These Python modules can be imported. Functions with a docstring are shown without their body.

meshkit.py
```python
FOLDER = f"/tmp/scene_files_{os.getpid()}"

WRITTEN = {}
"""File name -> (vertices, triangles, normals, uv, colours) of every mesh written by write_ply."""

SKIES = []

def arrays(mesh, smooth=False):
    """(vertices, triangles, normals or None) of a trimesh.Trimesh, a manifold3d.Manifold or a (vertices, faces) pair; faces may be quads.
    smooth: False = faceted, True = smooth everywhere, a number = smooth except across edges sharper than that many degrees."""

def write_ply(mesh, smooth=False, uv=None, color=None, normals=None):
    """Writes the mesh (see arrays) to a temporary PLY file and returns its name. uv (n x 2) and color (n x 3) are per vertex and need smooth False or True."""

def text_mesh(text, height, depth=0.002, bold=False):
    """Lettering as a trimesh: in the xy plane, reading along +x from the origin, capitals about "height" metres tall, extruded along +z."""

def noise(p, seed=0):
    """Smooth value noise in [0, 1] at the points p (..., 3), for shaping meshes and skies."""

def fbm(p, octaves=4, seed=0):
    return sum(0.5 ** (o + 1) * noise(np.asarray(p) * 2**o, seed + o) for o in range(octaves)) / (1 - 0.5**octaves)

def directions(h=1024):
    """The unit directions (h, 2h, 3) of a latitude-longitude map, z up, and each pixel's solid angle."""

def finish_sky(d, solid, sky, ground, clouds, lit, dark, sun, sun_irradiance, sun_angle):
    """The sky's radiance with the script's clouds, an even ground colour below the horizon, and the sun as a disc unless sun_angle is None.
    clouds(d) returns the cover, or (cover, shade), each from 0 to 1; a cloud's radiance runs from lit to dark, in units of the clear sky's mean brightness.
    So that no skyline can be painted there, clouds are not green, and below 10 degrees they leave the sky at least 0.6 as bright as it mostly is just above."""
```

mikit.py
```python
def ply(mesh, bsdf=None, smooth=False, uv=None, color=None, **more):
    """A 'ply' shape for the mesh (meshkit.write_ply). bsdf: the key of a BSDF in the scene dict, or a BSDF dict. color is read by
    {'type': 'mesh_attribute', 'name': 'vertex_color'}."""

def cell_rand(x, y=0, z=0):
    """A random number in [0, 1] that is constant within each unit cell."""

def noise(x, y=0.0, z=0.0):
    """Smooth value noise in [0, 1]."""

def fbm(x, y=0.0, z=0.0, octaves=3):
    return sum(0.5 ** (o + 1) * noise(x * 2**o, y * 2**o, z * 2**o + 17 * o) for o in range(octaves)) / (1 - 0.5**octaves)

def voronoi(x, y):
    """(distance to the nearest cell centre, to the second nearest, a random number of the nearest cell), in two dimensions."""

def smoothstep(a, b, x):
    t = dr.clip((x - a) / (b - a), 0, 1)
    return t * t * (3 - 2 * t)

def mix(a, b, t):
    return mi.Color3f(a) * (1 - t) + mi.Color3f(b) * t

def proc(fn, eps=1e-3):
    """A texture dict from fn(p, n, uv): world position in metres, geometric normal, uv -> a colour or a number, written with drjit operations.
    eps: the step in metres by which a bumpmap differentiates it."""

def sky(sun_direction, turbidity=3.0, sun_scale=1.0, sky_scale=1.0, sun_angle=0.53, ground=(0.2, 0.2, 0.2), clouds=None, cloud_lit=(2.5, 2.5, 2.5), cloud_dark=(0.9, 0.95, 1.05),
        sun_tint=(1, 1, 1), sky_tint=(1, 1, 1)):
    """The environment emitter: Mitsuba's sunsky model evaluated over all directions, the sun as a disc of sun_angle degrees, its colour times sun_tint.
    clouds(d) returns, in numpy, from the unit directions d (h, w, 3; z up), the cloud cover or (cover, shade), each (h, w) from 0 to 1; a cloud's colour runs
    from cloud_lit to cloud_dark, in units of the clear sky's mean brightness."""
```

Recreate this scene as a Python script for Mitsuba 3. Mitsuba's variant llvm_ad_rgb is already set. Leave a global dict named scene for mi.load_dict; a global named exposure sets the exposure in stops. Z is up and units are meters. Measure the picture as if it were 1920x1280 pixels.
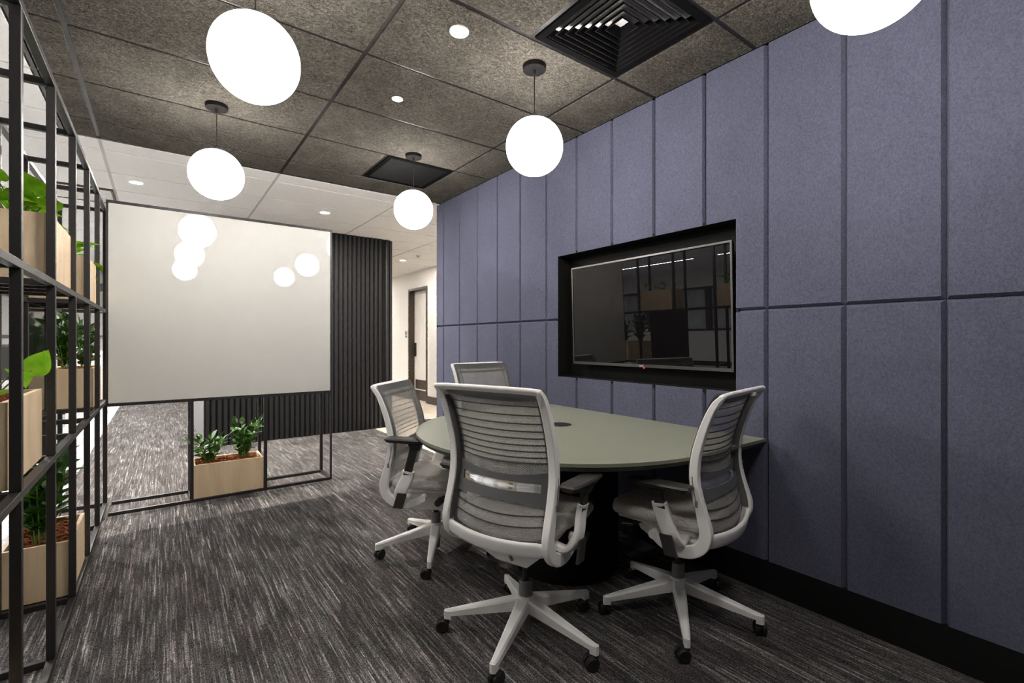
import math
import random
import numpy as np
import trimesh
import manifold3d as m3
from shapely.geometry import Polygon, box as sbox
import drjit as dr
import mitsuba as mi
import mikit
import meshkit

T = mi.ScalarTransform4f
PI = math.pi
scene, labels = {}, {}

# ------------------------------------------------------------------ camera, exposure, hall and office lights
exposure = 1.75
YAW = 0.63615                       # the camera looks this far to the right of +y, which runs along the felt wall
EYE = [0.0, 0.0, 1.24]
scene['camera'] = {'type': 'perspective', 'fov': math.degrees(2 * math.atan(960 / 892.0)), 'fov_axis': 'x', 'near_clip': 0.02, 'far_clip': 100.0,
                   'to_world': T().look_at(origin=EYE, target=[math.sin(YAW), math.cos(YAW), EYE[2]], up=[0, 0, 1])}
GLOBE_LIGHT = (9.6, 9.15, 8.6)       # pendant globes
SPOT_LIGHT = (1050.0, 980.0, 880.0)     # recessed downlights
LINE_LIGHT = (24.0, 24.5, 25.5)        # office linear lights

CEIL = 2.708
WALL_X = 2.41


# ------------------------------------------------------------------ materials
def rgb(r, g, b):
    return {'type': 'rgb', 'value': [r, g, b]}


def pr(name, color, rough=0.5, spec=0.5, metallic=0.0, **kw):
    c = color if isinstance(color, dict) else rgb(*color)
    scene[name] = {'type': 'twosided', 'bsdf': {'type': 'principled', 'base_color': c, 'roughness': rough, 'specular': spec, 'metallic': metallic, **kw}}


def felt_fn(p, n, uv):
    a = mikit.noise(p.y * 380, p.z * 330, p.x * 260)
    b = mikit.noise(p.y * 190 + 40, p.z * 130, p.x * 90)
    c = mikit.noise(p.y * 9, p.z * 5, 3)
    t = dr.clip(0.55 * a + 0.35 * b + 0.10 * c, 0, 1)
    return mikit.mix((0.056, 0.060, 0.092), (0.148, 0.153, 0.214), t)


def carpet_fn(p, n, uv):
    # short broken pin stripes running along y over a looped charcoal ground
    out = mi.Float(0)
    for w, seglen, s, gain in ((0.0038, 0.13, 1, 0.50), (0.0065, 0.24, 2, 0.40), (0.013, 0.20, 3, 0.24)):
        ix = dr.floor(p.x / w)
        off = mikit.cell_rand(ix, s, 7) * 9
        iy = p.y / seglen + off
        r = mikit.cell_rand(ix, dr.floor(iy), s)
        out += gain * r * r * r
    loop = mikit.noise(p.x * 420, p.y * 330, 1)
    big = mikit.noise(p.x * 11, p.y * 5, 9)
    warm = mikit.noise(p.x * 22, p.y * 7, 31)
    v = (0.060 + 0.36 * out * out) * (0.15 + 1.7 * loop) * (0.72 + 0.56 * big)
    return mikit.mix((1.0, 0.98, 0.95), (1.06, 0.95, 0.96), warm) * v


def path_fn(p, n, uv):
    ix = dr.floor(p.x / 0.02)
    r = mikit.cell_rand(ix, dr.floor(p.y / 0.25 + mikit.cell_rand(ix, 3) * 5), 2)
    l = mikit.noise(p.x * 160, p.y * 60, 1)
    return mi.Color3f(0.43, 0.44, 0.45) * (0.72 + 0.25 * r + 0.3 * l)


def woodwool_fn(p, n, uv):
    # wood-wool slab: short crossed strands over dark pores
    t = mi.Float(0)
    for k, a in enumerate((0.3, 0.95, 1.6, 2.25, 2.85)):
        ca, sa = math.cos(a), math.sin(a)
        u, v = p.x * ca + p.y * sa, -p.x * sa + p.y * ca
        t = dr.maximum(t, mikit.noise(u * 75 + 13 * k, v * 480, k * 11.3) * (0.55 + 0.45 * mikit.noise(u * 90, v * 90, k + 40)))
    s = mikit.noise(p.x * 300, p.y * 300, 5)
    m = mikit.noise(p.x * 9, p.y * 9, 5)
    t = dr.clip((t - 0.35) / 0.5, 0, 1) * (0.45 + 0.75 * s)
    return mikit.mix((0.025, 0.0225, 0.020), (0.190, 0.174, 0.149), t) * (0.84 + 0.32 * m)


def white_tile_fn(p, n, uv):
    s = mikit.noise(p.x * 300, p.y * 300, 2)
    return mi.Color3f(0.80, 0.785, 0.765) * (1.0 - 0.22 * mikit.smoothstep(0.78, 0.9, s))


def wood_fn(p, n, uv):
    x = p.x + p.y * 0.83
    wob = mikit.fbm(x * 3.0, p.z * 1.6, 2, 3)
    g = mikit.noise((x + 0.09 * wob) * 150, p.z * 4, 4)
    ring = 0.5 + 0.5 * dr.sin((x * 24 + wob * 7.5 + p.z * 1.2) * 2.2)
    fine = mikit.noise(x * 700, p.z * 22, 8)
    t = dr.clip(0.3 * g + 0.42 * ring + 0.28 * fine, 0, 1)
    return mikit.mix((0.75, 0.59, 0.40), (0.60, 0.44, 0.275), t)


def seat_fn(p, n, uv):
    a = mikit.noise(p.x * 520, p.y * 520, p.z * 520)
    b = mikit.noise(p.x * 160, p.y * 160, p.z * 160)
    return mi.Color3f(0.55, 0.525, 0.49) * (0.45 + 0.75 * a + 0.4 * b)


def stone_fn(p, n, uv):
    gx = dr.abs(p.x / 0.6 - dr.round(p.x / 0.6)) * 0.6
    gy = dr.abs(p.y / 0.6 - dr.round(p.y / 0.6)) * 0.6
    joint = 1 - mikit.smoothstep(0.0015, 0.004, dr.minimum(gx, gy))
    m = mikit.fbm(p.x * 4, p.y * 4, 1, 3)
    return mi.Color3f(0.66, 0.59, 0.50) * (0.88 + 0.22 * m) * (1 - 0.3 * joint)


def leaf_fn(dark, light):
    def fn(p, n, uv):
        s = mikit.noise(p.x * 45, p.y * 45, p.z * 45)
        return mikit.mix(dark, light, s)
    return fn


def bark_fn(p, n, uv):
    s = mikit.noise(p.x * 90, p.y * 90, p.z * 90)
    return mikit.mix((0.10, 0.032, 0.014), (0.34, 0.135, 0.065), s)


scene['felt'] = {'type': 'twosided', 'bsdf': {'type': 'diffuse', 'reflectance': mikit.proc(felt_fn)}}
scene['carpet'] = {'type': 'twosided', 'bsdf': {'type': 'diffuse', 'reflectance': mikit.proc(carpet_fn)}}
scene['pale_carpet'] = {'type': 'twosided', 'bsdf': {'type': 'diffuse', 'reflectance': mikit.proc(path_fn)}}
scene['wood_wool'] = {'type': 'twosided', 'bsdf': {'type': 'diffuse', 'reflectance': mikit.proc(woodwool_fn)}}
scene['white_tile'] = {'type': 'twosided', 'bsdf': {'type': 'diffuse', 'reflectance': mikit.proc(white_tile_fn)}}
pr('wood', mikit.proc(wood_fn), 0.5, 0.35)
scene['seat_cloth'] = {'type': 'twosided', 'bsdf': {'type': 'diffuse', 'reflectance': mikit.proc(seat_fn)}}
pr('stone_tile', mikit.proc(stone_fn), 0.35, 0.4)
pr('zz_leaf', mikit.proc(leaf_fn((0.016, 0.055, 0.006), (0.05, 0.15, 0.016))), 0.22, 0.6)
scene['pothos_leaf'] = {'type': 'principledthin', 'base_color': mikit.proc(leaf_fn((0.11, 0.29, 0.010), (0.24, 0.46, 0.03))), 'roughness': 0.35, 'spec_trans': 0.0, 'diff_trans': 0.6}
pr('stem_green', (0.13, 0.20, 0.04), 0.5)
scene['bark'] = {'type': 'twosided', 'bsdf': {'type': 'diffuse', 'reflectance': mikit.proc(bark_fn)}}
pr('black_steel', (0.020, 0.018, 0.018), 0.42, 0.5)
pr('grid_black', (0.013, 0.011, 0.011), 0.28, 0.35)
pr('grid_grey', (0.45, 0.435, 0.42), 0.5, 0.4)
pr('black_matt', (0.006, 0.006, 0.006), 0.7, 0.2)
scene['diffuser_black'] = {'type': 'twosided', 'bsdf': {'type': 'diffuse', 'reflectance': rgb(0.007, 0.007, 0.0075)}}
pr('canopy_black', (0.007, 0.006, 0.006), 0.5, 0.2)
pr('black_plastic', (0.012, 0.012, 0.012), 0.45, 0.5)
pr('pad_plastic', (0.030, 0.027, 0.025), 0.45, 0.5)
pr('white_plastic', (0.86, 0.85, 0.83), 0.38, 0.5)
pr('grey_plastic', (0.20, 0.20, 0.195), 0.42, 0.5)
pr('mesh_thread', (0.46, 0.45, 0.43), 0.6, 0.3)
pr('mesh_edge', (0.13, 0.128, 0.124), 0.6, 0.3)
pr('rib_dark', (0.055, 0.052, 0.05), 0.5, 0.4)
pr('lumbar_grey', (0.105, 0.105, 0.106), 0.42, 0.5)
pr('lumbar_gloss', (0.86, 0.85, 0.83), 0.10, 0.5, 0.95)
pr('table_green', (0.205, 0.215, 0.168), 0.42, 0.4)
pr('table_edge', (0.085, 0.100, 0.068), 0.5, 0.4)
scene['board_white'] = {'type': 'twosided', 'bsdf': {'type': 'plastic', 'diffuse_reflectance': rgb(0.67, 0.66, 0.625), 'int_ior': 1.52, 'nonlinear': False}}
pr('flute_black', (0.012, 0.012, 0.0135), 0.45, 0.45)
pr('end_grey', (0.17, 0.17, 0.175), 0.6, 0.3)
pr('paint_white', (0.80, 0.785, 0.76), 0.6, 0.3)
pr('paint_grey', (0.34, 0.34, 0.36), 0.6, 0.3)
pr('door_white', (0.74, 0.715, 0.68), 0.5, 0.3)
pr('brown_metal', (0.050, 0.036, 0.026), 0.45, 0.5)
scene['screen_black'] = {'type': 'twosided', 'bsdf': {'type': 'plastic', 'diffuse_reflectance': rgb(0.004, 0.0035, 0.004), 'int_ior': 1.45}}
pr('bezel_silver', (0.11, 0.105, 0.10), 0.28, 0.5, 0.8)
pr('glass_dark', (0.02, 0.02, 0.019), 0.08, 0.5)
pr('disc_white', (0.82, 0.80, 0.78), 0.5)
pr('steel', (0.5, 0.5, 0.5), 0.3, 0.5, 1.0)
pr('screen_pale', (0.62, 0.68, 0.70), 0.5)
pr('desk_white', (0.78, 0.78, 0.77), 0.4)
pr('chair_grey', (0.05, 0.05, 0.055), 0.6)
scene['pane'] = {'type': 'thindielectric', 'int_ior': 1.5}
scene['logo_white'] = {'type': 'twosided', 'bsdf': {'type': 'diffuse', 'reflectance': rgb(0.75, 0.75, 0.75)}}


# ------------------------------------------------------------------ shape helpers
def mesh_of(man):
    m = man.to_mesh()
    return trimesh.Trimesh(np.array(m.vert_properties[:, :3]), np.array(m.tri_verts), process=False)


def hull(pts):
    return mesh_of(m3.Manifold.hull_points(np.asarray(pts, float)))


def bx(x0, y0, z0, x1, y1, z1, ch=0.0):
    """Box between two corners, edges chamfered by ch."""
    if ch <= 0:
        b = trimesh.creation.box((x1 - x0, y1 - y0, z1 - z0))
        b.apply_translation(((x0 + x1) / 2, (y0 + y1) / 2, (z0 + z1) / 2))
        return b
    pts = []
    for sx in (0, 1):
        for sy in (0, 1):
            for sz in (0, 1):
                p = [(x0, x1)[sx], (y0, y1)[sy], (z0, z1)[sz]]
                d = [(1, -1)[sx] * ch, (1, -1)[sy] * ch, (1, -1)[sz] * ch]
                for k in range(3):
                    q = [p[i] + (0 if i == k else d[i]) for i in range(3)]
                    pts.append(q)
    return hull(pts)


def cyl(p, q, r, n=24, r2=None):
    """Closed cylinder or cone from p to q."""
    p, q = np.asarray(p, float), np.asarray(q, float)
    ax = (q - p) / np.linalg.norm(q - p)
    u = np.cross(ax, [0, 0, 1.0] if abs(ax[2]) < 0.9 else [1.0, 0, 0])
    u /= np.linalg.norm(u)
    v = np.cross(ax, u)
    a = np.arange(n) * 2 * PI / n
    ring = np.outer(np.cos(a), u) + np.outer(np.sin(a), v)
    return hull(np.vstack([p + ring * r, q + ring * (r if r2 is None else r2)]))


def lathe(prof, n=40, at=(0, 0, 0)):
    """Surface of revolution about z from (radius, height) pairs, ends on the axis."""
    m = trimesh.creation.revolve(np.asarray(prof, float), sections=n)
    m.apply_translation(at)
    return m


def cat(*ms):
    return trimesh.util.concatenate([m for m in ms])


def spline(pts, n):
    from scipy.interpolate import PchipInterpolator, CubicSpline
    pts = np.asarray(pts, float)
    t = np.r_[0, np.cumsum(np.linalg.norm(np.diff(pts, axis=0), axis=1))]
    return CubicSpline(t, pts)(np.linspace(0, t[-1], n))


def sweep(path, half_a, half_b, side, expo=4.0, seg=16, caps=True):
    """Rounded-rectangle section swept along a path. side: fixed or per-point binormal; half_b lies along it, half_a across."""
    path = np.asarray(path, float)
    n = len(path)
    tan = np.gradient(path, axis=0)
    tan /= np.linalg.norm(tan, axis=1, keepdims=True)
    side = np.broadcast_to(np.asarray(side, float), (n, 3))
    nor = np.cross(side, tan)
    nor /= np.linalg.norm(nor, axis=1, keepdims=True)
    bi = np.cross(tan, nor)
    a = np.broadcast_to(half_a, n)[:, None]
    b = np.broadcast_to(half_b, n)[:, None]
    th = (np.arange(seg) + 0.5) * 2 * PI / seg
    ca = np.sign(np.cos(th)) * np.abs(np.cos(th)) ** (2 / expo)
    sa = np.sign(np.sin(th)) * np.abs(np.sin(th)) ** (2 / expo)
    v = path[:, None] + nor[:, None] * (a * ca)[:, :, None] + bi[:, None] * (b * sa)[:, :, None]
    v = v.reshape(-1, 3)
    f = []
    for i in range(n - 1):
        for j in range(seg):
            k = (j + 1) % seg
            p, q, r, s = i * seg + j, i * seg + k, (i + 1) * seg + k, (i + 1) * seg + j
            f += [[p, q, r], [p, r, s]]
    if caps:
        c0, c1 = len(v), len(v) + 1
        v = np.vstack([v, path[:1], path[-1:]])
        for j in range(seg):
            k = (j + 1) % seg
            f += [[c0, k, j], [c1, (n - 1) * seg + j, (n - 1) * seg + k]]
    m = trimesh.Trimesh(v, np.array(f), process=False)
    if m.volume < 0:
        m.invert()
    return m


def rounded(pts_r, sub=10):
    """Hull of spheres: a soft-edged solid."""
    pts = []
    ico = trimesh.creation.icosphere(subdivisions=2)
    for x, y, z, r in pts_r:
        pts.append(ico.vertices * r + [x, y, z])
    return hull(np.vstack(pts))


def extrude(poly, h, z0=0.0):
    m = trimesh.creation.extrude_polygon(poly, h, engine='earcut')
    m.apply_translation((0, 0, z0))
    return m


# ------------------------------------------------------------------ scene helpers
def fresh(key):
    if key not in scene and key not in labels:
        return key
    k = 1
    while f'{key}_{k:03d}' in scene or f'{key}_{k:03d}' in labels:
        k += 1
    return f'{key}_{k:03d}'


def thing(name, label, category, group=None):
    key = fresh(name)
    labels[key] = {'label': label, 'category': category}
    if group:
        labels[key]['group'] = group
    return key


def put(name, mesh, bsdf, parent=None, smooth=30, to_world=None, label=None, kind=None):
    key = fresh(parent + '__' + name if parent else name)
    d = dict(mesh) if isinstance(mesh, dict) else mikit.ply(mesh, bsdf, smooth=smooth)
    if to_world is not None:
        d['to_world'] = to_world
    scene[key] = d
    if label or kind:
        labels[key] = {k: v for k, v in (('label', label), ('kind', kind)) if v}
    return key


def struct(name, mesh, bsdf, label=None, smooth=False):
    key = put(name, mesh, bsdf, smooth=smooth)
    labels[key] = {'kind': 'structure', **({'label': label} if label else {})}
    return key


def struct_root(name, label=None):
    labels[name] = {'kind': 'structure', **({'label': label} if label else {})}
    return name


PLY = {}


def shared(tag, mesh, bsdf, smooth=30):
    if tag not in PLY:
        PLY[tag] = mikit.ply(mesh() if callable(mesh) else mesh, bsdf, smooth=smooth)
    return PLY[tag]


# ================================================================== THE SETTING
# floor
struct('floor', bx(-9, -4, -0.12, 6, 15, -0.02), 'black_matt', 'office floor of charcoal carpet, pale walkway and cream tiles')
put('carpet', bx(-0.63, -4, -0.02, 2.45, 15, 0.0), 'carpet', 'floor', smooth=False, label='charcoal carpet with pale broken pin stripes')
put('walkway', bx(-9, -4, -0.02, -0.63, 15, 0.0), 'pale_carpet', 'floor', smooth=False, label='pale grey walkway carpet')
put('stone_tiles', bx(2.45, -4, -0.02, 6, 15, 0.0), 'stone_tile', 'floor', smooth=False, label='cream floor tiles of the corridor')

# ceiling: dark wood-wool tiles over the meeting space, white tiles over hall and office, on one 1.2 x 0.6 grid
struct('ceiling', bx(-9, -4, 2.745, 6, 15, 2.85), 'paint_white', 'suspended ceiling of dark wood-wool tiles and white tiles in a tee grid')
GX, GY = -0.36, 2.397
DX0, DX1, DY0, DY1 = -0.545, WALL_X, -3.9, 4.54
BAR = 0.012
HOLES = [(1.44, 1.197), (1.44, 3.597)]          # the two 0.6 x 0.6 air grilles


def tile(x0, y0, x1, y1, mat):
    g = BAR - 0.001
    put('tile', bx(x0 + g, y0 + g, CEIL, x1 - g, y1 - g, CEIL + 0.02, 0.0015), mat, 'ceiling', smooth=False)


def lines(g0, step, lo, hi):
    k0, k1 = math.ceil((lo - g0) / step + 1e-6), math.floor((hi - g0) / step - 1e-6)
    return [lo] + [g0 + step * k for k in range(k0, k1 + 1)] + [hi]


def tile_field(x0, y0, x1, y1, mat, holes=()):
    xs, ys = lines(GX, 1.2, x0, x1), lines(GY, 0.6, y0, y1)
    for i in range(len(xs) - 1):
        for j in range(len(ys) - 1):
            a, b, c, d = xs[i], ys[j], xs[i + 1], ys[j + 1]
            cut = [h for h in holes if a - 0.01 <= h[0] < c - 0.01 and abs(h[1] - b) < 0.05]
            if cut:
                c = cut[0][0]
            if c - a > 0.03 and d - b > 0.03:
                tile(a, b, c, d, mat)
    return xs, ys


def bars(xs, ys, x0, y0, x1, y1, mat, z=CEIL + 0.005):
    for x in xs:
        put('grid_bar', bx(x - BAR, y0, z, x + BAR, y1, z + 0.03), mat, 'ceiling', smooth=False)
    for y in ys:
        put('grid_bar', bx(x0, y - BAR, z, x1, y + BAR, z + 0.03), mat, 'ceiling', smooth=False)


xs, ys = tile_field(DX0, DY0, DX1, DY1, 'wood_wool', HOLES)
bars(xs[1:-1], ys[1:-1], DX0, DY0, DX1, DY1, 'grid_black')
for hx, hy in HOLES:
    put('grid_bar', bx(hx - BAR, hy, CEIL + 0.005, hx + BAR, hy + 0.6, CEIL + 0.035), 'grid_black', 'ceiling', smooth=False)
put('edge_trim', bx(DX0 - 0.012, DY1 - 0.012, CEIL - 0.001, DX1, DY1 + 0.012, CEIL + 0.03), 'grid_black', 'ceiling', smooth=False)
put('edge_trim', bx(DX0 - 0.012, DY0, CEIL - 0.001, DX0 + 0.006, DY1 + 0.012, CEIL + 0.03), 'grid_black', 'ceiling', smooth=False)
WHOLES = [(-0.96, 5.997)]
xs, ys = tile_field(-3.96, DY1 + 0.012, 5.2, 11.4, 'white_tile', WHOLES)
bars(xs[1:-1], ys[1:-1], -3.96, DY1 + 0.012, 5.2, 11.4, 'grid_grey')
xs, ys = tile_field(-3.96, 0.0, DX0 - 0.012, DY1 + 0.012, 'white_tile')
bars(xs[1:-1], ys[1:-1], -3.96, 0.0, DX0 - 0.012, DY1 + 0.012, 'grid_grey')
put('far_field', cat(bx(-9, -4, CEIL, -3.96, 15, 2.745), bx(-3.96, 11.4, CEIL, 6, 15, 2.745), bx(5.2, -4, CEIL, 6, 11.4, 2.745), bx(-3.96, -4, CEIL, DX0 - 0.012, 0, 2.745)), 'white_tile', 'ceiling', smooth=False)
put('bulkhead', bx(-2.4, -3.9, 2.46, -1.05, 4.0, 2.745, 0.02), 'paint_grey', 'ceiling', smooth=False, label='grey bulkhead dropped below the white ceiling')

# right wall: blue felt panels with chamfered joints, a black recess for the screen, black plinth
struct('wall_right', cat(bx(WALL_X + 0.024, -4, 0, 2.70, 1.30, 2.745), bx(WALL_X + 0.024, 2.681, 0, 2.70, 4.64, 2.745),
                         bx(WALL_X + 0.024, 1.30, 0, 2.70, 2.681, 0.9775), bx(WALL_X + 0.024, 1.30, 1.8795, 2.70, 2.681, 2.745)), 'black_matt',
       'wall clad in blue felt panels')
put('niche', cat(bx(2.55, 1.285, 0.96, 2.57, 2.696, 1.90), bx(WALL_X + 0.004, 1.285, 0.96, 2.56, 1.302, 1.90), bx(WALL_X + 0.004, 2.679, 0.96, 2.56, 2.696, 1.90),
                 bx(WALL_X + 0.004, 1.30, 0.962, 2.56, 2.681, 0.979), bx(WALL_X + 0.004, 1.30, 1.878, 2.56, 2.681, 1.895)), 'black_matt', 'wall_right', smooth=False, label='black recess for the screen')
JY0, JP = 4.4844, 0.33384
edges = [4.636] + [JY0 - JP * k for k in range(0, 26)]
NICHE = m3.Manifold.cube([0.2, 2.681 - 1.30, 1.8795 - 0.9775]).translate([2.35, 1.30, 0.9775])
CH, CD = 0.0125, 0.019


def felt_panel(y0, y1, z0, z1, c=(CH, CH, CH, CH)):
    xf, xb = WALL_X, WALL_X + 0.024
    ca, cb, cc, cd = c           # chamfer at y0, y1, z0, z1
    g = 0.0005
    pts = [(xf, y, z) for y in (y0 + ca, y1 - cb) for z in (z0 + cc, z1 - cd)]
    pts += [(xf + CD, y, z) for y in (y0 + g, y1 - g) for z in (z0 + g, z1 - g)] + [(xb, y, z) for y in (y0 + g, y1 - g) for z in (z0 + g, z1 - g)]
    man = m3.Manifold.hull_points(np.array(pts))
    if y0 < 2.681 and y1 > 1.30:
        man = man - NICHE
    if man.volume() > 1e-6:
        put('panel', mesh_of(man), 'felt', 'wall_right', smooth=False)


for k in range(len(edges) - 1):
    y1, y0 = edges[k], edges[k + 1]
    felt_panel(y0, y1, 0.155, 1.402, (CH, 0.001 if k == 0 else CH, 0.001, CH))
    felt_panel(y0, y1, 1.402, CEIL + 0.004, (CH, 0.001 if k == 0 else CH, CH, 0.001))
put('end_face', bx(WALL_X + 0.001, 4.6365, 0.0, 2.70, 4.642, 2.70), 'grid_black', 'wall_right', smooth=False)
struct('baseboard_right', bx(WALL_X, -4, 0, WALL_X + 0.03, 4.636, 0.154), 'black_matt', 'tall black plinth under the felt panels')

# fluted black wall behind the whiteboard
FY, FX0, FX1 = 6.62, 0.41, 2.735
struct('wall_fluted', cat(extrude(Polygon([(FX0, FY), (FX1 - 0.13, FY)] + [(FX1 - 0.13 + 0.13 * math.sin(a), FY + 0.13 - 0.13 * math.cos(a)) for a in np.linspace(0, PI / 2, 9)] + [(FX1, 8.6), (FX0, 8.6)]), CEIL + 0.02, 0)),
       'black_matt', 'black wall of vertical fluted battens')
fl = extrude(Polygon([(-0.024, 0.01), (-0.024, -0.008), (-0.015, -0.022), (0.015, -0.022), (0.024, -0.008), (0.024, 0.01)]), CEIL, 0.0)
x = FX0 + 0.035
nb = int((FX1 - 0.14 - FX0) / 0.0615)
for k in range(nb):
    put('batten', shared('batten', fl, 'flute_black', False), 'flute_black', 'wall_fluted', to_world=T().translate([FX0 + 0.032 + 0.0615 * k, FY, 0]))
xe = FX0 + 0.032 + 0.0615 * nb
cx, cy = FX1 - 0.13, FY + 0.13
for a in (15, 45, 75):
    put('batten', PLY['batten'], 'flute_black', 'wall_fluted', to_world=T().translate([cx + 0.13 * math.sin(math.radians(a)), cy - 0.13 * math.cos(math.radians(a)), 0]).rotate([0, 0, 1], a))
for k in range(18):
    put('batten', PLY['batten'], 'flute_black', 'wall_fluted', to_world=T().translate([FX1, cy + 0.045 + 0.0615 * k, 0]).rotate([0, 0, 1], 90))
put('end_face', bx(FX0 - 0.012, FY - 0.02, 0, FX0 - 0.001, 8.6, CEIL + 0.02), 'end_grey', 'wall_fluted', smooth=False, label='grey painted end of the fluted wall')

# corridor behind: white wall with a door
CX = 4.30
D0, D1, DH = 8.71, 9.515, 2.31
struct('wall_corridor', cat(bx(CX, 3, 0, 4.6, D0 - 0.02, 2.745), bx(CX, D1 + 0.02, 0, 4.6, 15, 2.745), bx(CX, D0 - 0.02, DH + 0.02, 4.6, D1 + 0.02, 2.745)), 'paint_white', 'white corridor wall')
struct('baseboard_corridor', cat(bx(CX - 0.015, 3, 0, CX, D0 - 0.04, 0.15), bx(CX - 0.015, D1 + 0.04, 0, CX, 15, 0.15)), 'brown_metal', 'dark brown skirting of the corridor')
struct_root('door_1', 'white corridor door in a dark brown frame with a vent grille')
put('frame', cat(bx(CX - 0.02, D0 - 0.04, 0, CX + 0.2, D0, DH + 0.045, 0.003), bx(CX - 0.02, D1, 0, CX + 0.2, D1 + 0.04, DH + 0.045, 0.003), bx(CX - 0.02, D0, DH, CX + 0.2, D1, DH + 0.045, 0.003)), 'brown_metal', 'door_1', smooth=False, label='dark brown door frame')
put('leaf', bx(CX + 0.11, D0 + 0.002, 0.21, CX + 0.155, D1 - 0.002, DH - 0.003, 0.002), 'door_white', 'door_1', smooth=False)
put('kick_plate', bx(CX + 0.105, D0 + 0.002, 0.005, CX + 0.158, D1 - 0.002, 0.208), 'brown_metal', 'door_1', smooth=False, label='dark brown kick plate')
put('handle', bx(CX + 0.085, D1 - 0.10, 0.92, CX + 0.11, D1 - 0.03, 1.21, 0.004), 'black_plastic', 'door_1', smooth=False, label='long black pull')
gr = put('vent_grille', bx(CX + 0.10, D0 + 0.02, 0.235, CX + 0.112, D1 - 0.07, 0.43, 0.002), 'brown_metal', 'door_1', smooth=False, label='louvred vent')
for k in range(6):
    put('slat', bx(CX + 0.09, D0 + 0.04, 0.246 + 0.031 * k, CX + 0.102, D1 - 0.09, 0.262 + 0.031 * k, 0.002), 'brown_metal', gr, smooth=False)

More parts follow.
